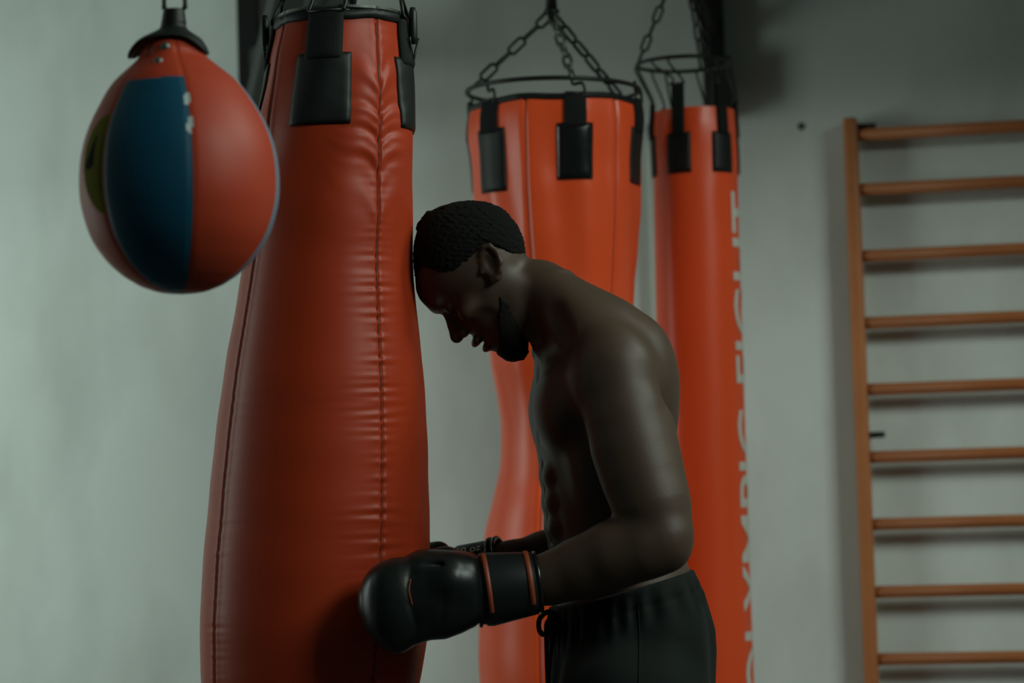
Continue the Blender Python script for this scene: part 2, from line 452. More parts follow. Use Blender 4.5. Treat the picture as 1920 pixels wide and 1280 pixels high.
for k, th in enumerate((rad(-80), rad(12), rad(126))):
    mb = MB(); e = np.array(HC) + HR * np.array([math.sin(th), -math.cos(th), 0])
    chain(mb, SW - np.array([0, 0, .003]), e, .046, .0034, .0115, .5 * k)
    mb.build('chain', M['metal'] if k != 1 else M['metal_light'], b2)
mb = MB()
tube(mb, [SW + np.array([0, 0, .004]), SW + np.array([0, 0, .05]), np.array([SW[0], SW[1], 2.298])], [.012, .010, .009], 10)
tube(mb, hoop_pts(SW, .011, 20), .005, 8, True)
mb.build('swivel', M['metal'], b2)

# ---- the slim bag with the white print
Y3 = 5.15
bag3 = Bag([(210, 1300, 77), (230, 1300, 78), (400, 1304, 79), (700, 1310, 81), (1000, 1317, 82), (1280, 1324, 84), (1600, 1333, 85), (1680, 1336, 82), (1700, 1337, 60), (1706, 1337, 4)], Y3)
nz3 = WN(31, 10, (3, 8), (.01, .05))
bag3.disp = lambda th, py: nz3(th, py) * np.interp(py, [210, 240, 330, 480], [.8, 2.0, 1.1, .15])
b3 = empty('heavy_bag', tuple(Q(1300, 210, Y3)), 'slim orange red cylindrical punching bag with white vertical lettering', 'punching bag')
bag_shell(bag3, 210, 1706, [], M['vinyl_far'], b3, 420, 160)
seam_line(bag3, rad(165), 215, 1690, M['seam'], b3, w=.0009)
ringv = bag3.pt(np.linspace(-PI, PI, 60, endpoint=False), np.full(60, 211.), -.002)
MB().add(list(ringv) + [ringv.mean(0)], [(i, (i + 1) % 60, 60) for i in range(60)]).build('lid', M['black_vinyl'], b3)
HC3 = Q(1281, 120, Y3); HR3 = 87 * Y3 / FPX
mb = MB(); tube(mb, hoop_pts(HC3, HR3, 64), .0042, 8, True); mb.build('hoop', M['metal'], b3)
SP3 = [rad(-26), rad(37), rad(97), rad(154), rad(-146), rad(-86)]
SW3 = np.array(Q(1283, -95, Y3))
for k, th in enumerate(SP3):
    # each strap stands up above the bag to the hook
    R = bag3.rad(240.); ya = 167 if k in (0, 1) else 195
    bag3.p = np.vstack([[ya - 5, 1299, 76], bag3.p]) if bag3.p[0, 0] > 170 and ya < 170 else bag3.p
    st = patch(bag3, th - 12 / R, th + 12 / R, ya, 262, .004, .003, M['webbing'], b3, 'strap')
    patch(bag3, th - 23 / R, th + 23 / R, 256, 330, .003, .0015, M['black_vinyl'], st, 'strap_patch')
    p = bag3.pt(np.array([th]), np.array([float(ya)]), .004)[0]
    tx = np.array([math.cos(th), math.sin(th), 0])
    hp = np.array(HC3) + HR3 * np.array([math.sin(th - .1), -math.cos(th - .1), 0])
    mb = MB(); tube(mb, [p - tx * .016, p + tx * .016], .0028, 6)
    for sg in (-1, 1):
        tube(mb, catmull([hp + tx * .016 * sg, hp + tx * .017 * sg - np.array([0, 0, .012]), p + tx * .009 * sg + np.array([0, 0, .012]), p + tx * .015 * sg], 6), .0026, 6)
    mb.build('hook', M['metal'], b3)
for k, th in enumerate((rad(-88), rad(32), rad(150))):
    mb = MB(); e = np.array(HC3) + HR3 * np.array([math.sin(th), -math.cos(th), 0])
    chain(mb, SW3, e, .040, .003, .010, .5 * k); mb.build('chain', M['metal'], b3)
mb = MB(); tube(mb, [SW3 - np.array([0, 0, .01]), SW3 + np.array([0, 0, .04]), np.array([SW3[0], SW3[1], 2.298])], [.012, .010, .009], 10); mb.build('swivel', M['metal'], b3)

def text_mesh(body, cuts):
    cu = bpy.data.curves.new('txt', 'FONT'); cu.body = body; cu.size = 1; cu.resolution_u = 4; cu.offset = .012
    o = bpy.data.objects.new('txt', cu); COL.objects.link(o)
    dg = bpy.context.evaluated_depsgraph_get(); me = bpy.data.meshes.new_from_object(o.evaluated_get(dg))
    bpy.data.objects.remove(o)
    bm = bmesh.new(); bm.from_mesh(me)
    bmesh.ops.triangulate(bm, faces=bm.faces[:])
    for k in range(1, cuts):
        bmesh.ops.bisect_plane(bm, geom=bm.verts[:] + bm.edges[:] + bm.faces[:], plane_co=(0, k * .75 / cuts, 0), plane_no=(0, 1, 0))
    V = np.array([v.co[:] for v in bm.verts]); bm.verts.index_update()
    F = [[v.index for v in f.verts] for f in bm.faces]; bm.free(); bpy.data.meshes.remove(me)
    return V, F
V, F = text_mesh('OLYMPIC FIGHT', 14)
x0, x1 = V[:, 0].min(), V[:, 0].max(); cap = .73
s = (V[:, 0] - x0) / (x1 - x0); pyv = 1292 - s * (1292 - 364)
frac = np.clip(1 - V[:, 1] / cap, -.1, 1.1)       # 0 at letter tops
thv = rad(48) + frac * rad(60)
P = bag3.pt(thv, pyv, .0012)
def islands(P, F):
    par = list(range(len(P)))
    def find(i):
        while par[i] != i: par[i] = par[par[i]]; i = par[i]
        return i
    key = {}
    for i, p in enumerate(P):
        k = tuple(np.round(p, 5))
        if k in key: par[find(i)] = find(key[k])
        else: key[k] = i
    for f in F:
        for v in f[1:]: par[find(v)] = find(f[0])
    g = {}
    for f in F: g.setdefault(find(f[0]), []).append(f)
    for fs in g.values():
        ids = sorted({v for f in fs for v in f}); mp = {v: i for i, v in enumerate(ids)}
        yield [P[i] for i in ids], [[mp[v] for v in f] for f in fs]
for pv, fv in islands(P, F): mesh_obj('letter', pv, fv, M['white_print'], b3, False)['label'] = 'white printed letter'

# ------------------------------------------------------------------ pale pipe on the wall between the two far bags
pp = empty('wall_pipe', tuple(Q(1223, 300, 5.6)), 'pale grey vertical pipe on the wall in the gap between the hourglass and slim bags', 'pipe')
a = wall_pt(1221, 262, .03); b = Vector((a.x, a.y, .0))
kk = a - wall_pt(1221, 240, .03)
mb = MB(); tube(mb, [b, a - Vector((0, 0, .03)), a], [.013, .013, .009], 14); mb.build('pipe', M['pipe'], pp)
mb = MB(); tube(mb, [a, a + Vector((0, 0, .010)), a + Vector((0, 0, .016)), a + Vector((0, 0, .030)), a + Vector((0, 0, .036))], [.006, .006, .010, .010, .005], 12); mb.build('valve', M['metal_light'], pp)

# ------------------------------------------------------------------ wall brackets
def bracket(pxa, ybot, w, braces, label, plate=False, top=3.1):
    a = wall_pt(pxa, ybot, .03); t = Vector((a.x, a.y, top))
    e = empty('wall_bracket', tuple(a), label, 'bracket', None)
    mb = MB(); beam(mb, a, t, w, .05); mb.build('upright', M['bracket'], e, False)
    for (p, q, bw) in braces:
        mb = MB(); beam(mb, p, q, bw, bw); mb.build('brace', M['bracket'], e, False)
    if plate:
        mb = MB(); c = wall_pt(pxa + 8, 158, .06); box(mb, c, (.052, .03, .12), WR, .004); mb.build('clamp', M['bracket'], e, False)
    return e, t
hk1 = Vector(HK)
e, t = bracket(470, 230, .047, [(wall_pt(487, 118, .06), Q(700, -75, 4.75), .05), (Vector((wall_pt(470, 0, .05).x, wall_pt(470, 0, .05).y, 2.0)), hk1 + Vector((0, 0, .035)), .06)],
              'black steel wall bracket the big teardrop bag hangs from', False)
mb = MB(); c = wall_pt(488, 105, .07); box(mb, c, (.03, .05, .04), WR, .003); mb.build('brace_foot', M['bracket'], e, False)
sw2 = Vector(SW) + Vector((0, 0, .30)); sw3 = Vector(SW3) + Vector((0, 0, .2))
wp = wall_pt(1342, -300, .46)
e, t = bracket(1342, 222, .046, [(wall_pt(1338, 60, .06), Q(1275, -90, 5.3), .03), ],
              'black steel wall bracket with clamp above the slim lettered bag', True, 2.30)

# ------------------------------------------------------------------ wall bars
wb = empty('wall_bars', tuple(wall_pt(1600, 1280, .04)), 'varnished wooden wall bars with round rungs fixed to the grey wall', 'wall bars')
Lx = 1.0
pt0 = wall_pt(1594, 222, .045)
base_x = (pt0 - WO).dot(WX)
def wloc(x, off, z):
    p = WO + WX * x + WN_ * off; return Vector((p.x, p.y, z))
ztop = pt0.z
PW = .031; PD = .055
for k in range(2):
    mb = MB(); x = base_x + k * Lx
    box(mb, wloc(x, .014 + PD / 2, (ztop + .02) / 2), (PW, PD, ztop - .02), WR, .009)
    mb.build('post', M['wood'], wb)
ys = [248, 351, 476, 602, 727, 854, 980, 1107, 1233]
zs = []
for y in ys:
    zs.append(wall_pt(1640, y + 3, .05).z)
st = (zs[1] - zs[-1]) / 7
z = zs[-1]
while z > .2: z -= st; zs.append(z)
for z in zs:
    mb = MB(); tube(mb, [wloc(base_x - .002, .050, z), wloc(base_x + Lx, .050, z)], .0132, 16); mb.build('rung', M['wood'], wb)
for (px, py) in ((1625, 238), (1642, 815)):
    c = wall_pt(px, py, .04); z = c.z; x = (c - WO).dot(WX)
    mb = MB(); box(mb, wloc(x, .045, z), (.040, .006, .013), WR, .001); box(mb, wloc(base_x + PW / 2 + .003, .03, z), (.004, .06, .013), WR, .001)
    tube(mb, [wloc(x + .008, .045, z), wloc(x + .008, .056, z)], .006, 8); tube(mb, [wloc(x - .006, .045, z), wloc(x - .006, .056, z)], .005, 8)
    mb.build('fixing_bracket', M['screw'], wb)
mb = MB(); c = wall_pt(1502, 237, 0); tube(mb, [c - WN_ * .01, c + WN_ * .0015, c + WN_ * .003], [.0085, .0085, .006], 14)
o = mb.build('wall_plug', M['metal_light'], None); o['label'] = 'small dark plug in the wall beside the top of the wooden bars'; o['category'] = 'wall plug'

# ------------------------------------------------------------------ speed ball
YB = 3.3
ball = Bag([(70, 322, 22), (78, 322, 42), (92, 323, 55), (109, 325, 64), (130, 327, 88), (149, 329, 110), (201, 334, 148), (262, 337, 176), (324, 339, 187), (394, 341, 182), (464, 342, 153), (500, 343, 122), (520, 344, 96), (537, 345, 62), (545, 346, 32), (548, 346, 4)], YB)
seams = [rad(-41), rad(14.5), rad(82), rad(140), rad(-160), rad(-100)]
def dispb(th, py):
    o = 0; R = np.interp(py, ball.p[:, 0], ball.p[:, 2])
    for s_ in seams:
        ds = ((th - s_ + PI) % (2 * PI) - PI) * R; o = o - 2.2 * gauss(ds, 5)
    return o + 3 * np.cos(4 * th + .4) * np.interp(py, [70, 110, 200], [0, 1, 0])
ball.disp = dispb
sb = empty('speed_ball', tuple(Q(322, 20, YB)), 'red and blue leather speed ball with yellow print, hanging near the camera', 'speed ball')
nc = 240; nr = 200
th = np.linspace(-PI, PI, nc, endpoint=False); py = np.linspace(71, 548, nr)
T, Yg = np.meshgrid(th, py); V = ball.pt(T, Yg).reshape(-1, 3); F = grid_faces(nr, nc, True)[:, ::-1]
tm = (T + PI / nc)[:-1].ravel(); ym = (Yg + 1.2)[:-1].ravel()
mi = np.zeros(len(F), int)
xx = np.interp(ym, ball.p[:, 0], ball.p[:, 1]) + np.interp(ym, ball.p[:, 0], ball.p[:, 2]) * np.sin(tm)
front = np.abs(tm) < PI / 2
blue = (tm > rad(-41)) & (tm < rad(14.5)) & (ym > 166 - .03 * (xx - 230))
mi[blue] = 1
cy = (ym - 318) / 92; yel = front & (tm < rad(-42)) & (tm > rad(-42) - rad(21) * np.sqrt(np.clip(1 - cy ** 2, 0, 1)) * (1 - .2 * cy))
mi[yel] = 2
drop = front & (((xx - 192 + .25 * (ym - 300)) / np.interp(ym, [262, 318, 326], [1, 10, 4])) ** 2 < 1) & (ym > 262) & (ym < 326)
mi[drop] = 3
mi[(tm > rad(83)) & (tm < rad(140))] = 4
mi[(tm < rad(-100)) & (tm > rad(-160))] = 1
wornm = front & ((((xx - 371) / 6) ** 2 + ((ym - 208) / 13) ** 2 < 1) | (((xx - 380) / 5) ** 2 + ((ym - 258) / 18) ** 2 < 1))
mi[wornm] = 5
mesh_obj('bladder', V, F, None, sb, True, [M['ball_red'], M['blue'], M['yellow'], M['dark_print'], M['pale_blue'], M['worn']], mi)
mb = MB()
for (px, py_) in ((318, 98), (309, 130)):
    c = Vector(Q(px, py_, YB)); c.y -= (.040 if py_ < 110 else .058)
    tube(mb, [c + Vector((0, .012, 0)), c - Vector((0, .001, 0)), c - Vector((0, .004, 0))], [.0065, .0065, .003], 12)
mb.build('rivet', M['metal_light'], sb)
# leather collar: four flaps on a neck
mb = MB()
nk = [(22, 19), (35, 20), (60, 26), (72, 36)]
collar = Bag([(18, 326, 18), (22, 326, 19), (40, 326, 22), (56, 325, 27), (64, 322, 40), (72, 320, 54), (84, 318, 66), (98, 317, 74), (112, 316, 78)], YB)
th = np.linspace(-PI, PI, 160, endpoint=False); pyc = np.linspace(18, 110, 34)
rows = []
for y in pyc:
    lim = 76 + 28 * np.clip(np.sin(2 * th + rad(0)) ** 2, 0, 1) ** 3 * 0 + 30 * (np.abs(np.sin(th + rad(8))) ** 6)
    yy = np.minimum(y, 18 + (y - 18) * (lim - 18) / 92)
    rows.append(collar.pt(th, yy, .001))
Vo = np.concatenate(rows); 
rows2 = []
for y in pyc:
    lim = 76 + 30 * (np.abs(np.sin(th + rad(8))) ** 6)
    rows2.append(collar.pt(th, np.minimum(y, 18 + (y - 18) * (lim - 18) / 92), -.005))
Vi = np.concatenate(rows2); n = len(Vo); F = grid_faces(34, 160, True)
FF = [tuple(f[::-1]) for f in F] + [tuple(f + n) for f in F]
for k in range(160):
    a_ = 33 * 160 + k; b_ = 33 * 160 + (k + 1) % 160; FF.append((a_, b_, b_ + n, a_ + n))
    a_ = k; b_ = (k + 1) % 160; FF.append((b_, a_, a_ + n, b_ + n))
mesh_obj('collar', np.vstack([Vo, Vi]), FF, M['black_vinyl'], sb)
mb = MB(); c = np.array(Q(327, -8, YB)); ex = np.array([1., 0, 0]); ez = np.array([0, 0, 1.]); w = .0135
tube(mb, catmull([c - ex * w + ez * .16, c - ex * w, c - ex * w - ez * .014, c - ex * .006 - ez * .022, c + ex * .006 - ez * .022, c + ex * w - ez * .014, c + ex * w, c + ex * w + ez * .16], 6), .0030, 8)
mb.build('shackle', M['metal'], sb)
mb = MB(); tube(mb, [c + ez * .15, c + ez * (ROOMH - c[2] - .001)], .006, 10); mb.build('rope', M['cord'], sb)
# ------------------------------------------------------------------ distance-field modelling (bodies, gloves, cloth)
YM = 4.0
def cen3(px, py, dy=0.0): return qa(px, py, YM + dy)
def rp(r, dy=0.0): return r * (YM + dy) / FPX
def smin(a, b, k):
    h = np.clip(.5 + .5 * (b - a) / k, 0, 1); return b + (a - b) * h - k * h * (1 - h)
def smax(a, b, k): return -smin(-a, -b, k)
class RC:                                       # round cone
    def __init__(s, a, b, ra, rb, sy=1.0):
        s.sy = sy; s.a = np.array(a, float); s.b = np.array(b, float); s.ra = ra; s.rb = rb
        s.c = (s.a + s.b) / 2; s.R = np.linalg.norm(s.b - s.a) / 2 + max(ra, rb)
    def __call__(s, P):
        k = np.array([1, s.sy, 1]); a = s.a * k; ba = s.b * k - a; pa = P * k - a
        h = np.clip(pa @ ba / (ba @ ba), 0, 1)
        return (np.linalg.norm(pa - h[:, None] * ba, axis=1) - (s.ra + (s.rb - s.ra) * h)) / (1 if s.sy <= 1 else 1 + (s.sy - 1) * .5)
class EL:                                       # ellipsoid; radii along the rows of R (3x3), default world axes
    def __init__(s, c, r, R=None):
        s.c = np.array(c, float); s.r = np.array(r, float); s.M = np.eye(3) if R is None else np.array(R); s.R = max(r)
    def __call__(s, P):
        q = (P - s.c) @ s.M.T; k0 = np.linalg.norm(q / s.r, axis=1); k1 = np.linalg.norm(q / s.r ** 2, axis=1) + 1e-9
        return k0 * (k0 - 1) / k1
class LOFT:
    """stack of superellipse sections: frame O + rows of M (forward, up, side); table rows h, back, front, half width"""
    def __init__(s, O, M, tab, n=2.4, taper=0.0, end=.01):
        s.O = np.array(O, float); s.M = np.array(M, float); t = np.array(tab, float); t = t[np.argsort(t[:, 0])]; s.n = n; s.tp = taper
        hs = np.linspace(t[0, 0], t[-1, 0], 400); s.h = hs
        def sm(v):
            v = np.interp(hs, t[:, 0], v); k = np.hanning(25); k /= k.sum(); return np.convolve(np.pad(v, 12, mode='edge'), k, 'valid')
        s.b, s.f, s.w = sm(t[:, 1]), sm(t[:, 2]), sm(t[:, 3]); s.end = end
        cm = (s.b + s.f).mean() / 2; s.c = s.O + cm * s.M[0] + (hs[0] + hs[-1]) / 2 * s.M[1]
        s.R = math.sqrt(((hs[-1] - hs[0]) / 2) ** 2 + max(s.w.max(), (s.f.max() - s.b.min()) / 2) ** 2) * 1.05
    def loc(s, P): return (P - s.O) @ s.M.T
    def __call__(s, P):
        q = s.loc(P); h = np.clip(q[:, 1], s.h[0], s.h[-1])
        b = np.interp(h, s.h, s.b); f = np.interp(h, s.h, s.f); w = np.interp(h, s.h, s.w)
        a = np.maximum((f - b) / 2, .002); t = (q[:, 0] - (f + b) / 2) / a
        w = w * (1 - s.tp * np.clip(t, 0, 1.2) ** 2)
        sd = q[:, 2] / np.maximum(w, .002)
        r = (np.abs(t) ** s.n + np.abs(sd) ** s.n) ** (1 / s.n)
        g = np.sqrt((t / a) ** 2 + (sd / np.maximum(w, .002)) ** 2) / np.maximum(np.sqrt(t * t + sd * sd), 1e-3)
        d = (r - 1) / g
        over = np.abs(q[:, 1] - h)
        return np.where(over > 0, np.sqrt(np.maximum(d, 0) ** 2 + over ** 2) + np.minimum(d, 0) * (over < 1e-9), d)
class OFF:
    def __init__(s, p, o): s.p = p; s.o = o; s.c = p.c; s.R = p.R + o
    def __call__(s, P): return s.p(P) - s.o
def run_ops(ops, P, c, R):
    d = np.full(len(P), .06)
    for op, p, k in ops:
        if op == 'f': d = p(P, d); continue
        if p is not None and np.linalg.norm(p.c - c) > p.R + R + k + .02: continue
        if op == 'u': d = smin(d, p(P), k)
        elif op == 's': d = smax(d, -p(P), k)
        elif op == 'g':                          # a finished group of its own, joined at the end
            d = smin(d, run_ops(p.ops, P, c, R), k)
    return d
class GRP:
    def __init__(s, ops):
        s.ops = ops; B = np.array([[p.c - p.R, p.c + p.R] for o, p, k in ops if p is not None and o == 'u']); lo = B[:, 0].min(0); hi = B[:, 1].max(0)
        s.c = (lo + hi) / 2; s.R = np.linalg.norm(hi - lo) / 2
def polygonise(ops, lo, hi, h):
    lo = np.array(lo, float); hi = np.array(hi, float); B = 12
    nb = np.ceil((hi - lo) / (h * B)).astype(int); n = nb * B + 1
    D = np.full(n, .06, np.float32)
    rb = h * B * math.sqrt(3) / 2
    g = np.stack(np.meshgrid(*[np.arange(k) for k in nb], indexing='ij'), -1).reshape(-1, 3)
    C = lo + (g + .5) * h * B
    # coarse pass in chunks
    o = np.stack(np.meshgrid(*[np.arange(B + 1)] * 3, indexing='ij'), -1).reshape(-1, 3) * h
    keep = []
    S = 4
    for bx in range(0, nb[0], S):
        for by in range(0, nb[1], S):
            for bz in range(0, nb[2], S):
                m = (g[:, 0] >= bx) & (g[:, 0] < bx + S) & (g[:, 1] >= by) & (g[:, 1] < by + S) & (g[:, 2] >= bz) & (g[:, 2] < bz + S)
                c = C[m]; cc = c.mean(0); R = np.linalg.norm(c - cc, axis=1).max()
                d = run_ops(ops, c, cc, R + rb)
                keep.append(np.where(m)[0][np.abs(d) < rb * 1.45])
    for i in np.concatenate(keep):
        P = lo + g[i] * h * B + o
        d = run_ops(ops, P, C[i], rb)
        a = g[i] * B
        D[a[0]:a[0] + B + 1, a[1]:a[1] + B + 1, a[2]:a[2] + B + 1] = d.reshape(B + 1, B + 1, B + 1)
    # blocks that were skipped inside the body must read as inside: flood by sign of nearest known along z is not needed,
    # because faces are only made where two known samples differ
    known = D != np.float32(.06)
    ins = D < 0
    def cells(a, f):
        s = [slice(None, -1), slice(1, None)]; r = None
        for x in s:
            for y in s:
                for z in s: r = a[x, y, z].copy() if r is None else f(r, a[x, y, z], out=r)
        return r
    act = cells(ins, np.logical_or) & ~cells(ins, np.logical_and) & cells(known, np.logical_and)
    idx = np.argwhere(act); m = len(idx)
    acc = np.zeros((m, 3)); cnt = np.zeros(m)
    cor = [(x, y, z) for x in (0, 1) for y in (0, 1) for z in (0, 1)]
    for a in cor:
        for ax in range(3):
            if a[ax] == 1: continue
            b = list(a); b[ax] = 1
            da = D[idx[:, 0] + a[0], idx[:, 1] + a[1], idx[:, 2] + a[2]].astype(float); db = D[idx[:, 0] + b[0], idx[:, 1] + b[1], idx[:, 2] + b[2]].astype(float)
            x = (da < 0) != (db < 0); t = np.where(x, da / np.where(x, da - db, 1), 0)
            p = np.array(a, float)[None].repeat(m, 0); p[:, ax] += t
            acc[x] += p[x]; cnt[x] += 1
    V = lo + (idx + acc / np.maximum(cnt, 1)[:, None]) * h
    sh = np.array(act.shape); lin = (idx[:, 0] * sh[1] + idx[:, 1]) * sh[2] + idx[:, 2]
    F = []
    for ax in range(3):
        sl = [slice(None)] * 3; sl2 = [slice(None)] * 3; sl[ax] = slice(None, -1); sl2[ax] = slice(1, None)
        a = ins[tuple(sl)]; b = ins[tuple(sl2)]; ka = known[tuple(sl)] & known[tuple(sl2)]
        e = np.argwhere((a != b) & ka); u, v = [(1, 2), (2, 0), (0, 1)][ax]
        e = e[(e[:, u] > 0) & (e[:, v] > 0) & (e[:, u] < sh[u]) & (e[:, v] < sh[v])]
        flip = ~a[e[:, 0], e[:, 1], e[:, 2]]
        q = []
        for du, dv in ((1, 1), (0, 1), (0, 0), (1, 0)):
            c = e.copy(); c[:, u] -= du; c[:, v] -= dv; l = (c[:, 0] * sh[1] + c[:, 1]) * sh[2] + c[:, 2]
            j = np.searchsorted(lin, l); j = np.clip(j, 0, m - 1); ok = lin[j] == l
            q.append(np.where(ok, j, -1))
        q = np.stack(q, 1); good = (q >= 0).all(1); q = q[good]; fl = flip[good]
        q[fl] = q[fl][:, ::-1]; F.append(q)
    F = np.concatenate(F)
    return V, F
def relax(V, F, it=2, w=.5):
    E = np.concatenate([F[:, [0, 1]], F[:, [1, 2]], F[:, [2, 3]], F[:, [3, 0]]]); E = np.concatenate([E, E[:, ::-1]])
    c = np.bincount(E[:, 0], minlength=len(V)).astype(float)
    for _ in range(it):
        S = np.stack([np.bincount(E[:, 0], V[E[:, 1], k], len(V)) for k in range(3)], 1)
        V = V * (1 - w) + w * S / np.maximum(c, 1)[:, None]
    return V
def bounds(ops, pad=.01):
    B = np.array([[p.c - p.R, p.c + p.R] for o, p, k in ops if p is not None and o in 'ug']); return B[:, 0].min(0) - pad, B[:, 1].max(0) + pad
def chain_rc(pts, k, **kw):
    """pts: (px, py, dy, r px) joined by round cones"""
    return [('u', RC(cen3(*a[:3]), cen3(*b[:3]), rp(a[3], a[2]), rp(b[3], b[2]), **kw), k) for a, b in zip(pts[:-1], pts[1:])]
def E3(px, py, dy, rx, ry, rz, R=None): return EL(cen3(px, py, dy), (rp(rx), rp(ry), rp(rz)), R)
def rotz(a): return np.array([[math.cos(a), math.sin(a), 0], [-math.sin(a), math.cos(a), 0], [0, 0, 1]])
def rot_img(deg):
    """axes turned in the picture plane by deg, clockwise as seen"""
    a = rad(deg); return np.array([[math.cos(a), 0, -math.sin(a)], [0, 1, 0], [math.sin(a), 0, math.cos(a)]])

# ------------------------------------------------------------------ the boxer
TURN = rad(11)
# torso sections, by picture row: front x, back x, half width (pixels at the boxer's distance)
TOR = [(515, 1020, 1062, 40), (530, 1016, 1092, 66), (545, 1014, 1122, 95), (560, 1012, 1150, 120), (578, 1010, 1184, 150), (610, 1006, 1213, 178), (640, 1004, 1236, 190), (680, 1004, 1256, 196), (720, 1002, 1267, 198),
       (770, 1000, 1269, 194), (820, 1004, 1264, 186), (850, 1010, 1257, 178), (900, 1016, 1247, 166), (950, 1021, 1243, 158), (1000, 1027, 1256, 158), (1035, 1031, 1274, 160), (1065, 1036, 1288, 163),
       (1100, 1042, 1298, 170), (1150, 1044, 1306, 176), (1220, 1046, 1308, 176), (1300, 1070, 1300, 165), (1340, 1100, 1270, 120)]
T0 = cen3(1130, 800, 0)
fw = np.array([-math.cos(TURN), -math.sin(TURN), 0]); sd = np.array([math.sin(TURN), -math.cos(TURN), 0]); upv = np.array([0, 0, 1.])
def torso_tab(gf=0.0, gb=0.0, gw=0.0, rows=TOR):
    t = []
    for py, xf, xb, w in rows:
        pf = cen3(xf, py); pb = cen3(xb, py); z = (pf[2] + pb[2]) / 2
        wm = rp(w); a = (pb[0] - pf[0]) / 2; c = (pb[0] + pf[0]) / 2 - T0[0]
        # half depth of the turned ellipse whose outline is a
        al = math.sqrt(max(a * a - (wm * math.sin(TURN)) ** 2, (.35 * a) ** 2)) / math.cos(TURN)
        cf = -c / math.cos(TURN)
        t.append((z - T0[2], cf - al - gb, cf + al + gf, wm + gw))
    return t
torso = LOFT(T0, np.array([fw, upv, sd]), torso_tab(), n=2.25)
# head: frame at the ear hole; u forward, h up, s towards the camera (in pixels at the boxer's distance)
PXM = YM / FPX
HO = cen3(925.5, 510, 0)
def hv(u, h): return cen3(925 - .574 * u - .819 * h, 510 + .819 * u - .574 * h) - HO
HU = hv(100, 0); HU /= np.linalg.norm(HU); HH = hv(0, 100); HH -= HU * np.dot(HU, HH); HH /= np.linalg.norm(HH); HS = np.cross(HH, HU)
if HS[1] > 0: HS = -HS
HM = np.array([HU, HH, HS])
def hp(u, h, s=0): return HO + (HU * u + HH * h + HS * s) * PXM
def he(u, h, s, ru, rh, rs): return EL(hp(u, h, s), (ru * PXM, rh * PXM, rs * PXM), HM)
SK = [(164, -16, 6, 6), (161, -26, 20, 26), (155, -36, 36, 42), (144, -50, 54, 57), (132, -64, 70, 68), (116, -78, 92, 78), (100, -88, 112, 84), (85, -96, 122, 88), (68, -100, 126, 90), (48, -102, 124, 91), (28, -97, 116, 90), (10, -91, 113, 87),
      (-10, -78, 114, 83), (-25, -66, 120, 79), (-45, -48, 121, 73), (-60, -34, 119, 70), (-80, -10, 124, 66), (-96, 12, 119, 60), (-108, 32, 116, 53), (-120, 54, 112, 44), (-132, 76, 106, 32), (-138, 88, 100, 16)]
skull = LOFT(HO, HM, [tuple(v * PXM for v in r) for r in SK], n=2.2, taper=.20)
neck = RC(cen3(940, 531), cen3(1078, 603), rp(60), rp(66))
jaw = [('u', he(8, -45, 62, 26, 34, 12), .012), ('u', he(8, -45, -62, 26, 34, 12), .012)]
head_ops = [('u', skull, .001),
    ('s', he(128, 27, 36, 14, 10, 20), .008), ('s', he(128, 27, -36, 14, 10, 20), .008),
    ('u', he(109, 50, 24, 16, 9, 28), .014), ('u', he(109, 50, -24, 16, 9, 28), .014),
    ('u', he(99, 26, 34, 15, 12, 16), .004), ('u', he(99, 26, -34, 15, 12, 16), .004),
    ('u', he(84, -4, 58, 26, 17, 18), .014), ('u', he(84, -4, -58, 26, 17, 18), .014),
    ('s', he(96, -50, 72, 26, 26, 12), .014), ('s', he(96, -50, -72, 26, 26, 12), .014),
    ('u', RC(hp(112, 30), hp(126, 6), 8 * PXM, 9 * PXM), .006), ('u', RC(hp(126, 6), hp(139, -13), 9 * PXM, 13 * PXM), .005),
    ('u', he(120, -12, 0, 18, 16, 11), .005), ('u', he(124, -20, 15, 12, 9, 9), .004), ('u', he(124, -20, -15, 12, 9, 9), .004),
    ('u', he(121, -49, 0, 17, 9, 30), .004), ('u', he(117, -71, 0, 17, 9, 28), .004),
    ('s', he(132, -60, 0, 19, 2.6, 30), .0025),
    ('u', he(98, -110, 0, 20, 22, 30), .008)] + jaw
for sgn in (1, -1):
    head_ops += [('u', EL(cen3(921, 503) + HS * 90 * sgn * PXM, (19 * PXM, 8 * PXM, 36 * PXM), rot_img(-24)), .005)]
    hel = [(903, 486, 92), (908, 473, 96), (919, 470, 99), (932, 482, 101), (939, 500, 101), (938, 516, 99), (932, 529, 95), (924, 536, 91)]
    for a, b in zip(hel[:-1], hel[1:]):
        pa = cen3(a[0], a[1]) + HS * a[2] * sgn * PXM; pb = cen3(b[0], b[1]) + HS * b[2] * sgn * PXM
        head_ops += [('u', RC(pa, pb, 5 * PXM, 5 * PXM), .003)]
    head_ops += [('s', EL(cen3(917, 503) + HS * 101 * sgn * PXM, (10 * PXM, 8 * PXM, 20 * PXM), rot_img(-24)), .003)]
    a = cen3(905, 512) + HS * 90 * sgn * PXM; b = cen3(905, 519) + HS * 90 * sgn * PXM
    head_ops += [('u', RC(a, b, 5 * PXM, 5 * PXM), .002)]
def TP(f, px_row, s):
    """point in the torso's own frame: f forward px, row, s px towards the near side"""
    z = cen3(1130, px_row)[2]; return np.array([T0[0], T0[1], z]) + fw * f * PXM + sd * s * PXM
TM = np.array([fw, upv, sd])
def TE(px, row, s, rf, ru, rs):
    """ellipsoid by its picture x in the turned frame"""
    c0 = cen3(px, row); f = (T0[0] - c0[0] + sd[0] * s * PXM) / math.cos(TURN) / PXM
    return EL(TP(f, row, s), (rf * PXM, ru * PXM, rs * PXM), TM)
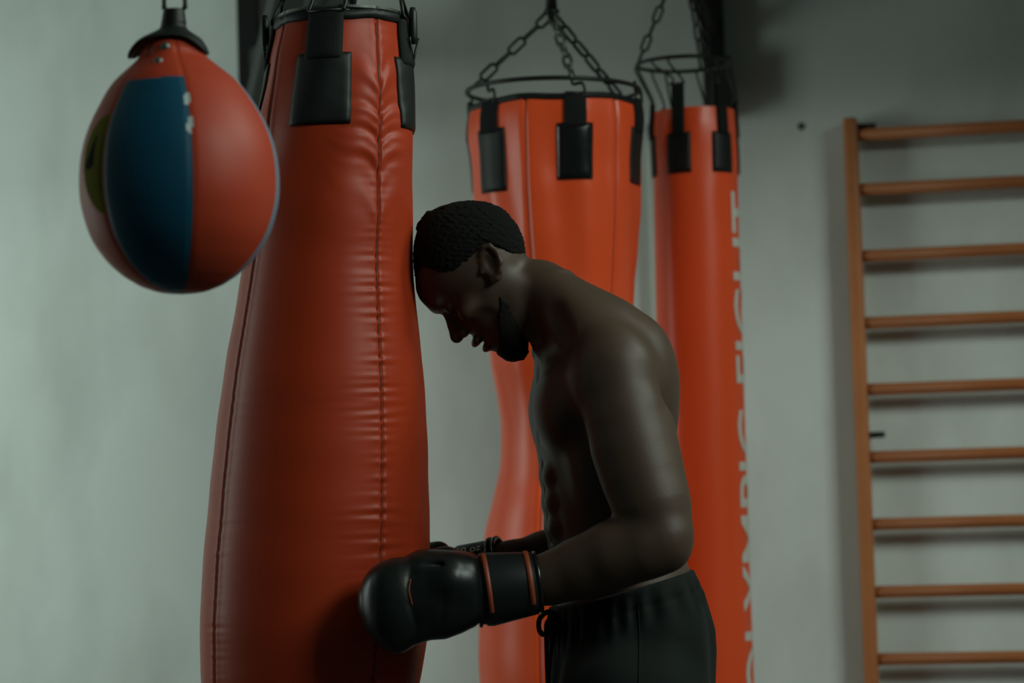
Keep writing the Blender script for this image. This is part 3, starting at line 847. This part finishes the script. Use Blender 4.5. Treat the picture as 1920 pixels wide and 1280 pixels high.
body_t = [('u', torso, .001), ('u', neck, .022),
    # trapezius ridges to both shoulders, collar bones
    ('u', RC(cen3(1015, 540, -.02), cen3(1112, 640, -.125), rp(44), rp(42)), .03), ('u', RC(cen3(1015, 535, .03), cen3(1096, 588, .13), rp(44), rp(44)), .03),
    ('u', RC(cen3(1018, 656, -.035), cen3(1086, 628, -.14), rp(12), rp(16)), .008), ('u', RC(cen3(1008, 660, .03), cen3(1050, 640, .14), rp(9), rp(12)), .014),
    ('s', RC(cen3(1030, 585, -.115), cen3(1066, 652, -.155), rp(20), rp(16)), .02),
    # sternomastoid
    ('u', RC(cen3(965, 575, -.045), cen3(1016, 650, -.028), rp(14), rp(12)), .02),
    # chest
    ('u', TE(1052, 765, 84, 52, 82, 88), .016), ('u', TE(1046, 765, -84, 52, 82, 88), .016),
    ('s', RC(TP(126, 690, 0), TP(134, 850, 0), rp(5), rp(6)), .012),
    # shoulder blades and back muscles
    ('u', TE(1205, 700, 95, 48, 90, 70), .03), ('u', TE(1222, 700, -95, 48, 90, 70), .03),
    ('u', TE(1150, 850, 130, 80, 130, 42), .03), ('u', TE(1150, 850, -130, 80, 130, 42), .03)]
for i, row in enumerate((890, 938, 985)):
    x = (1037, 1041, 1046)[i]
    body_t += [('u', TE(x, row, 34, 20, 22, 28), .014), ('u', TE(x - 2, row, -34, 20, 22, 28), .014)]
body_t += [('s', RC(TP(118, 865, 0), TP(104, 1010, 0), rp(3), rp(3)), .009)]

arm_n = [('u', E3(1150, 692, -.166, 70, 62, 84, rot_img(-12)), .02), ('u', RC(cen3(1080, 715, -.115), cen3(1130, 730, -.165), rp(44), rp(58)), .03)] + chain_rc([(1158, 700, -.178, 72), (1174, 790, -.195, 70), (1190, 848, -.205, 71), (1206, 901, -.215, 69), (1223, 950, -.225, 64), (1238, 1003, -.232, 52)], .02, sy=1.12)
arm_n += [('u', RC(cen3(1165, 840, -.205), cen3(1188, 930, -.215), rp(44), rp(34)), .018), ('u', RC(cen3(1228, 800, -.185), cen3(1256, 985, -.23), rp(34), rp(32)), .02),
          ('u', RC(cen3(1250, 1005, -.236), cen3(1254, 1032, -.238), rp(36), rp(31)), .014)]
arm_n += chain_rc([(1240, 1015, -.232, 54), (1205, 1027, -.228, 55), (1150, 1040, -.215, 59), (1090, 1064, -.20, 53), (1030, 1085, -.19, 44), (970, 1096, -.185, 38)], .02)
arm_f = chain_rc([(1096, 680, .165, 74), (1130, 800, .19, 68), (1155, 900, .215, 64), (1185, 1005, .225, 50)], .012)
arm_f += chain_rc([(1185, 1010, .225, 50), (1140, 1022, .21, 54), (1080, 1030, .19, 49), (1022, 1040, .165, 43), (960, 1051, .145, 36), (920, 1058, .14, 36)], .012)
FLR = 0.0
def GP(x, z, dy): return np.array([x, YM + dy, z])
hipx = cen3(1170, 1250)[0]
kx = hipx - .01; legs = []
for sgn in (-1, 1):
    legs += [('u', RC(np.array([hipx - .005, YM + .085 * sgn, .86]), np.array([kx - .02, YM + .11 * sgn, .50]), .088, .062), .02),
             ('u', RC(np.array([kx - .02, YM + .11 * sgn, .50]), np.array([kx + .02, YM + .115 * sgn, .33]), .058, .056), .02),
             ('u', RC(np.array([kx + .02, YM + .115 * sgn, .33]), np.array([kx + .03, YM + .12 * sgn, .09]), .056, .036), .02),
             ('u', RC(np.array([kx + .03, YM + .12 * sgn, .06]), np.array([kx - .10, YM + .13 * sgn, .045]), .036, .03), .01)]
body_ops = [('g', GRP(body_t), .001), ('g', GRP(head_ops), .012), ('g', GRP(arm_n), .028), ('g', GRP(arm_f), .018), ('g', GRP(legs), .02)]

boxer = empty('person', (float(hipx), YM, 0), 'shirtless man leaning his bowed head on the red bag, in black gloves and shorts', 'person')
lo, hi = bounds(body_ops)
lo = np.maximum(lo, [-.26, YM - .34, .0]); hi = np.minimum(hi, [.42, YM + .34, 1.70])
V, F = polygonise(body_ops, lo, hi, .0025)
V = relax(V, F, 2, .5)
# keep only faces of the outside, and make it one body
body = mesh_obj('body', V, F, M['skin'], boxer)

# hair: tight curls over the back and top of the skull
rs = np.random.RandomState(4)
class NZ3:
    def __init__(s, seed, n, w): r = np.random.RandomState(seed); d = r.normal(size=(n, 3)); d /= np.linalg.norm(d, axis=1)[:, None]; s.k = d * (2 * PI / w) * r.uniform(.75, 1.3, (n, 1)); s.p = r.uniform(0, 6.28, n)
    def __call__(s, P): return np.sin(P @ s.k.T + s.p).sum(1) / math.sqrt(len(s.p))
nh = NZ3(2, 16, .0075)
HLU = np.array([-130, -60, -44, -37, -30, 0, 17, 48, 62, 72, 100, 140]) ; HLH = np.array([-40, -34, -16, 10, 30, 42, 44, 54, 74, 106, 116, 120])
def hair_f(P, d):
    q = (P - HO) @ HM.T / PXM
    edge = (np.interp(q[:, 0], HLU, HLH) - q[:, 1]) * PXM
    d = skull(P) - 5.0 * PXM * np.clip(.1 - edge / .024, .1, 1) + nh(P) * .0010
    return smax(d, edge, .006)
V, F = polygonise([('f', hair_f, 0)], hp(0, 60) - .16, hp(0, 60) + .16, .0021)
mesh_obj('hair', V, F, M['hair'], boxer)['label'] = 'short black curly hair'
nb_ = NZ3(5, 16, .006)
BU = np.array([-20, 5, 22, 45, 70, 100, 112, 140]); BH = np.array([-20, -18, -26, -46, -60, -82, -90, -92])
head_g = GRP(head_ops)
def beard_f(P, d):
    q = (P - HO) @ HM.T / PXM
    d = run_ops([o for o in head_ops if o[0] == 'u'][:1] + jaw + [('u', he(98, -110, 0, 22, 24, 32), .008)], P, P.mean(0), .5) - 2.6 * PXM + nb_(P) * .0005
    edge = (q[:, 1] - np.interp(q[:, 0], BU, BH)) * PXM
    back = (np.interp(q[:, 1], [-140, -60, -30, 20], [40, 36, 32, 24]) - q[:, 0]) * PXM
    return smax(smax(d, edge, .004), back, .004)
V, F = polygonise([('f', beard_f, 0)], hp(60, -60) - .13, hp(60, -60) + .13, .0021)
mesh_obj('beard', V, F, M['beard'], boxer)['label'] = 'short dark beard'

# shorts
SHO = [(1052, 1034, 1290, 172), (1075, 1036, 1296, 174), (1100, 1036, 1305, 180), (1146, 1033, 1320, 188), (1180, 1032, 1328, 194), (1221, 1031, 1331, 197), (1280, 1029, 1330, 200), (1340, 1030, 1330, 200), (1400, 1036, 1326, 196), (1440, 1060, 1310, 180)]
sh_l = LOFT(T0, np.array([fw, upv, sd]), torso_tab(rows=SHO), n=2.5)
wl = cen3(1287, 1068); wr = cen3(1040, 1137); wn = np.array([-(wl[2] - wr[2]), 0, wl[0] - wr[0]]); wn /= np.linalg.norm(wn)
if wn[2] < 0: wn = -wn
sh_ops = [('u', sh_l, .001)]
for sgn in (-1, 1):
    sh_ops += [('u', RC(np.array([hipx + .005, YM + .095 * sgn, .84]), np.array([hipx - .005, YM + .12 * sgn, .52]), .112, .122, ), .02)]
fz = WN(41, 8, (6, 16), (3, 9))
def shorts_f(P, d):
    q = torso.loc(P); th = np.arctan2(q[:, 2], q[:, 0] + .02)
    below = -(P - wr) @ wn
    rel = np.clip(below / .1, 0, 1)
    d = d + .0045 * rel * fz(th, P[:, 2] * 4 + below * 3)
    d = d + .0032 * np.sin(th * 34 + 2 * np.sin(th * 5)) * np.exp(-((below - .034) / .022) ** 2)
    d = d + .0035 * np.exp(-((below - .030) / .004) ** 2) * .5
    d = smax(d, (P - wr) @ wn, .003)
    return smax(d, .50 - P[:, 2], .004)
lo, hi = bounds(sh_ops); lo[2] = .48
V, F = polygonise(sh_ops + [('f', shorts_f, 0)], lo, hi, .0034)
V = relax(V, F, 1, .5)
shorts = mesh_obj('shorts', V, F, M['cloth'], boxer); shorts['label'] = 'black sports shorts with elastic waist'
mb = MB()
def C3(l, dy0=-.03): return [cen3(x, y, dy0 + dz) for x, y, dz in l]
tube(mb, catmull(C3([(1040, 1150, 0), (1026, 1147, -.008), (1012, 1160, -.014), (1011, 1180, -.012), (1020, 1189, -.006), (1030, 1176, -.004), (1036, 1156, 0)]), 6), .0042, 8)
tube(mb, catmull(C3([(1040, 1150, 0), (1034, 1160, -.02), (1027, 1178, -.02), (1036, 1190, -.016), (1044, 1180, -.01), (1042, 1156, 0)]), 6), .0042, 8)
tube(mb, catmull(C3([(1034, 1156, -.01), (1025, 1168, -.018), (1024, 1190, -.016), (1025, 1230, -.015), (1027, 1290, -.013), (1029, 1340, -.012)]), 6), .0032, 8)
tube(mb, catmull(C3([(1036, 1158, -.012), (1036, 1190, -.02), (1033, 1225, -.022), (1029, 1262, -.018), (1028, 1300, -.020)]), 6), .0032, 8)
tube(mb, C3([(1030, 1152, -.012), (1042, 1158, -.008)]), .0065, 8)
mb.build('drawstring', M['cord'], shorts)
mb = MB(); pz = np.linspace(0, 1, 40)
# side seam
pts = []
for t in pz:
    py = 1128 + t * 200; z = cen3(1188, py)[2]
    x = cen3(1188 + 2 * math.sin(t * 6), py)[0]
    # march in from the camera side
    y = YM - .30
    for _ in range(60):
        P_ = np.array([[x, y, z]]); dd = shorts_f(P_, run_ops(sh_ops, P_, P_[0], .3))[0]
        if dd < .0006: break
        y += max(dd * .7, .0004)
    pts.append(np.array([x, y, z]))
tube(mb, pts, .0012, 6); mb.build('side_seam', M['cloth'], shorts)
# shoes
for sgn in (-1, 1):
    c = np.array([kx + .03, YM + .12 * sgn, 0])
    ops = [('u', RC(c + [.02, 0, .045], c + [-.17, .012 * sgn, .035], .046, .040), .01), ('u', RC(c + [0, 0, .06], c + [.005, 0, .11], .05, .046), .02), ('f', lambda P, d: smax(d, .004 - P[:, 2], .006), 0)]
    V, F = polygonise(ops, c + [-.26, -.08, 0], c + [.12, .08, .18], .004)
    sh = mesh_obj('shoe', V, F, M['black_vinyl'], boxer)
    ops = [('u', RC(c + [.02, 0, .02], c + [-.172, .012 * sgn, .02], .05, .045), .01), ('f', lambda P, d: smax(smax(d, P[:, 2] - .018, .003), -P[:, 2], .001), 0)]
    V, F = polygonise(ops, c + [-.26, -.08, -.006], c + [.12, .08, .03], .004)
    mesh_obj('sole', V, F, M['rubber'], sh)

# ---- boxing gloves
def lathe_axis(mb, A, B, secs, sy=1.0, n=64, cap=True):
    """secs: (t along A-B, radius m)"""
    A = np.array(A); B = np.array(B); t = (B - A) / np.linalg.norm(B - A); y = np.array([0, 1., 0]); y = y - t * np.dot(t, y); y /= np.linalg.norm(y); z = np.cross(t, y)
    V = []; m = len(secs)
    for (s, r) in secs:
        for k in range(n):
            a = 2 * PI * k / n; V.append(A + (B - A) * s + r * (math.cos(a) * y * sy + math.sin(a) * z))
    F = [(i * n + k, i * n + (k + 1) % n, (i + 1) * n + (k + 1) % n, (i + 1) * n + k) for i in range(m - 1) for k in range(n)]
    if cap: F += [tuple(range(n))[::-1]]
    mb.add(V, F); return mb
def arc_band(mb, A, B, s0, s1, r0, r1, a0, a1, th, sy, n=40):
    """band lying on the cuff between two angles (0 = camera side, + up)"""
    A = np.array(A); B = np.array(B); t = (B - A) / np.linalg.norm(B - A); y = np.array([0, -1., 0]); y = y - t * np.dot(t, y); y /= np.linalg.norm(y); z = np.cross(t, y); z = z if z[2] > 0 else -z
    V = []
    for k in range(n + 1):
        a = a0 + (a1 - a0) * k / n
        for (s, r) in ((s0, r0 - .003), (s0, r0 + th * .6), (s0 + (s1 - s0) * .12, r0 + th), (s1 - (s1 - s0) * .12, r1 + th), (s1, r1 + th * .6), (s1, r1 - .003)):
            V.append(A + (B - A) * s + r * (math.cos(a) * y * sy + math.sin(a) * z))
    F = [(k * 6 + i, k * 6 + (i + 1) % 6, (k + 1) * 6 + (i + 1) % 6, (k + 1) * 6 + i) for k in range(n) for i in range(6)]
    F += [tuple(range(6))[::-1], tuple(n * 6 + i for i in range(6))]
    mb.add(V, F); return mb
bagR = lambda P: None
def bag_push(P, d):
    """the glove flattens where it presses the bag"""
    z = P[:, 2]; py = 640 + (CAMP.z - z) * FPX / bag1.Y + 290
    C = bag1.pt(np.zeros(1), np.array([1135.]), 0)[0]; C2 = C + np.array([0, bag1.rad(1135.) * bag1.Y / FPX - 8 * bag1.Y / FPX, 0])
    r = np.hypot(P[:, 0] - C2[0], P[:, 1] - C2[1]) - (bag1.rad(1135.) - 4) * bag1.Y / FPX
    return smax(d, .0005 - r, .006)
def glove(parts, mat_name='glove', press=True):
    ops = parts + ([('f', bag_push, 0)] if press else [])
    lo, hi = bounds(parts); V, F = polygonise(ops, lo, hi, .0024); return relax(V, F, 2, .5), F
gl = empty('boxing_glove', tuple(cen3(1000, 1095, -.19)), '', ''); del gl['label']; del gl['category']
gl.parent = boxer; gl.location = Vector(cen3(1000, 1095, -.19)) - boxer.location
gl['label'] = 'near black leather boxing glove with orange trim'
GX = cen3(893, 1108, -.200); GE = cen3(673, 1125, -.226)
ga = GE - GX; ga[2] = 0; ga /= np.linalg.norm(ga); gs = np.cross(ga, upv); gs = gs if gs[1] < 0 else -gs
GT = []
for x, yt, yb, w in [(897, 1070, 1150, 30), (894, 1050, 1166, 48), (888, 1040, 1174, 60), (878, 1036, 1178, 64), (860, 1032, 1187, 66), (830, 1030, 1198, 68), (800, 1030, 1200, 68), (780, 1032, 1207, 66), (768, 1038, 1212, 64), (758, 1044, 1220, 66), (742, 1044, 1226, 68), (728, 1048, 1226, 68), (714, 1053, 1218, 66),
                     (700, 1062, 1206, 60), (688, 1074, 1190, 50), (678, 1092, 1165, 34), (672, 1112, 1145, 14)]:
    dy = np.interp(x, [673, 893], [-.226, -.200]); T_ = cen3(x, yt, dy); B_ = cen3(x, yb, dy)
    GT.append((np.dot(T_ - GX, ga), B_[2] - GX[2], T_[2] - GX[2], rp(w, dy)))
gl_l = LOFT(GX, np.array([upv, ga, gs]), GT, n=2.5)
gl_l.b, gl_l.f = gl_l.b, gl_l.f
def GS(x, y, w=0): 
    dy = np.interp(x, [673, 893], [-.226, -.200]); return cen3(x, y, dy) + gs * rp(w, dy)
mitt = [('u', gl_l, .001),
        ('s', RC(GS(768, 1044, 44), GS(761, 1080, 66), rp(6), rp(6)), .003), ('s', RC(GS(761, 1080, 66), GS(763, 1130, 71), rp(6), rp(6)), .003), ('s', RC(GS(763, 1130, 71), GS(776, 1180, 60), rp(6), rp(3)), .004),
        ('s', RC(GS(817, 1062, 60), GS(823, 1095, 72), rp(6), rp(7)), .0025), ('s', RC(GS(823, 1095, 72), GS(823, 1135, 74), rp(7), rp(6)), .0025), ('s', RC(GS(823, 1135, 74), GS(812, 1180, 62), rp(6), rp(3)), .004),
        ('u', RC(GS(838, 1088, 30), GS(848, 1090, 28), rp(44), rp(42)), .012),
        ('s', RC(GS(772, 1054, 56), GS(822, 1058, 57), rp(5), rp(6)), .003)]
V, F = glove(mitt); mitt_o = mesh_obj('mitt', V, F, M['glove'], None)
def under(o, root):
    o.parent = root; o.matrix_parent_inverse = (Matrix.Translation(boxer.location) @ Matrix.Translation(root.location)).inverted(); return o
under(mitt_o, gl)
thumb = [('u', RC(cen3(788, 1053, -.185), cen3(835, 1052, -.185), rp(22), rp(24)), .01), ('u', RC(cen3(835, 1052, -.185), cen3(876, 1060, -.185), rp(24), rp(25)), .01)]
V, F = glove(thumb, press=False); under(mesh_obj('thumb', V, F, M['glove'], None), gl)
A = cen3(893, 1108, -.197); B = cen3(1006, 1092, -.190)
cr0, cr1 = rp(61), rp(52)
mb = MB(); lathe_axis(mb, A, B, [(-.1, cr0 * .9), (.0, cr0 * .97), (.08, cr0), (.5, (cr0 + cr1) / 2), (.95, cr1), (1.0, cr1 * 1.02), (1.03, cr1 * .98), (1.03, cr1 * .86), (.8, cr1 * .84)], .86)
cuff = under(mb.build('cuff', M['glove_cuff'], None), gl)
mb = MB(); arc_band(mb, A, B, .10, .97, cr0 * .995, cr1 * 1.005, rad(-150), rad(100), .004, .86); strap = under(mb.build('strap', M['glove_cuff'], None), cuff)
def under3(o, par, chain_):
    o.parent = par; o.matrix_parent_inverse = Matrix.Identity(4)
    return o
strap.parent = cuff; strap.matrix_parent_inverse = Matrix.Identity(4)
# cuff itself keeps world-space vertices, so children need no offset beyond the cuff's own
def sub(o, par): o.parent = par; o.matrix_parent_inverse = Matrix.Identity(4); return o
for s0, s1 in ((.14, .23), (.83, .92)):
    mb = MB(); arc_band(mb, A, B, s0, s1, cr0 + (cr1 - cr0) * s0, cr0 + (cr1 - cr0) * s1, rad(-38), rad(78), .0062, .86)
    sub(mb.build('trim', M['orange_trim'], None), cuff)['label'] = 'orange trim band'
for s0 in (.0, 1.02):
    mb = MB(); rr = cr0 + (cr1 - cr0) * s0
    arc_band(mb, A, B, s0 - .03, s0 + .03, rr, rr, rad(-180), rad(179.9), .0035, .86); sub(mb.build('piping', M['gloss_black'], None), cuff)
mb = MB(); tube(mb, catmull([GS(763, 1084, 64), GS(760, 1105, 66.5), GS(766, 1132, 65)], 6), .001, 6); under(mb.build('piping', M['orange_trim'], None), gl)['label'] = 'dark red piping'
# far glove
gf = empty('boxing_glove', tuple(cen3(930, 1062, .145)), '', ''); del gf['label']; del gf['category']
gf.parent = boxer; gf.location = Vector(cen3(930, 1062, .145)) - boxer.location
gf['label'] = 'far black boxing glove with white lettering on the cuff'
mittf = [('u', EL(cen3(770, 1098, .215), (rp(70), rp(60), rp(72)), rot_img(-10)), .01), ('u', EL(cen3(830, 1082, .190), (rp(62), rp(60), rp(62)), rot_img(-12)), .02)]
V, F = glove(mittf, press=True); under(mesh_obj('mitt', V, F, M['glove'], None), gf)
thf = [('u', RC(cen3(775, 1046, .185), cen3(822, 1038, .165), rp(26), rp(25)), .01)]
V, F = glove(thf, press=True); under(mesh_obj('thumb', V, F, M['glove'], None), gf)
A2 = cen3(868, 1070, .165); B2 = cen3(938, 1047, .143); c0, c1 = rp(50), rp(41)
mb = MB(); lathe_axis(mb, A2, B2, [(-.1, c0 * .9), (.0, c0 * .97), (.08, c0), (.5, (c0 + c1) / 2), (.95, c1), (1.0, c1 * 1.02), (1.03, c1 * .98), (1.03, c1 * .86), (.8, c1 * .84)], .9)
cuf = under(mb.build('cuff', M['glove_cuff'], None), gf)
for s0 in (.88, 1.04):
    mb = MB(); rr = c0 + (c1 - c0) * s0; arc_band(mb, A2, B2, s0 - .04, s0 + .04, rr, rr, rad(-180), rad(179.9), .0035, .9); sub(mb.build('piping', M['gloss_black'], None), cuf)
# size print on the far cuff
V, F = text_mesh('10 oz', 3)
t = (B2 - A2); L = np.linalg.norm(t); t /= L; y = np.array([0, -1., 0]); y = y - t * np.dot(t, y); y /= np.linalg.norm(y); z = np.cross(t, y); z = z if z[2] > 0 else -z
xm0, xm1 = V[:, 0].min(), V[:, 0].max(); P = []
for v in V:
    s = .14 + .60 * (v[0] - xm0) / (xm1 - xm0); hgt = (v[1] - .35) * .022; r = c0 + (c1 - c0) * s + .0012; a = rad(52) + hgt / r
    P.append(A2 + t * L * s + r * (math.cos(a) * y * .9 + math.sin(a) * z))
for pv, fv in islands(np.array(P), F): sub(mesh_obj('letter', pv, fv, M['white_print'], None, False), cuf)['label'] = 'white printed letter'
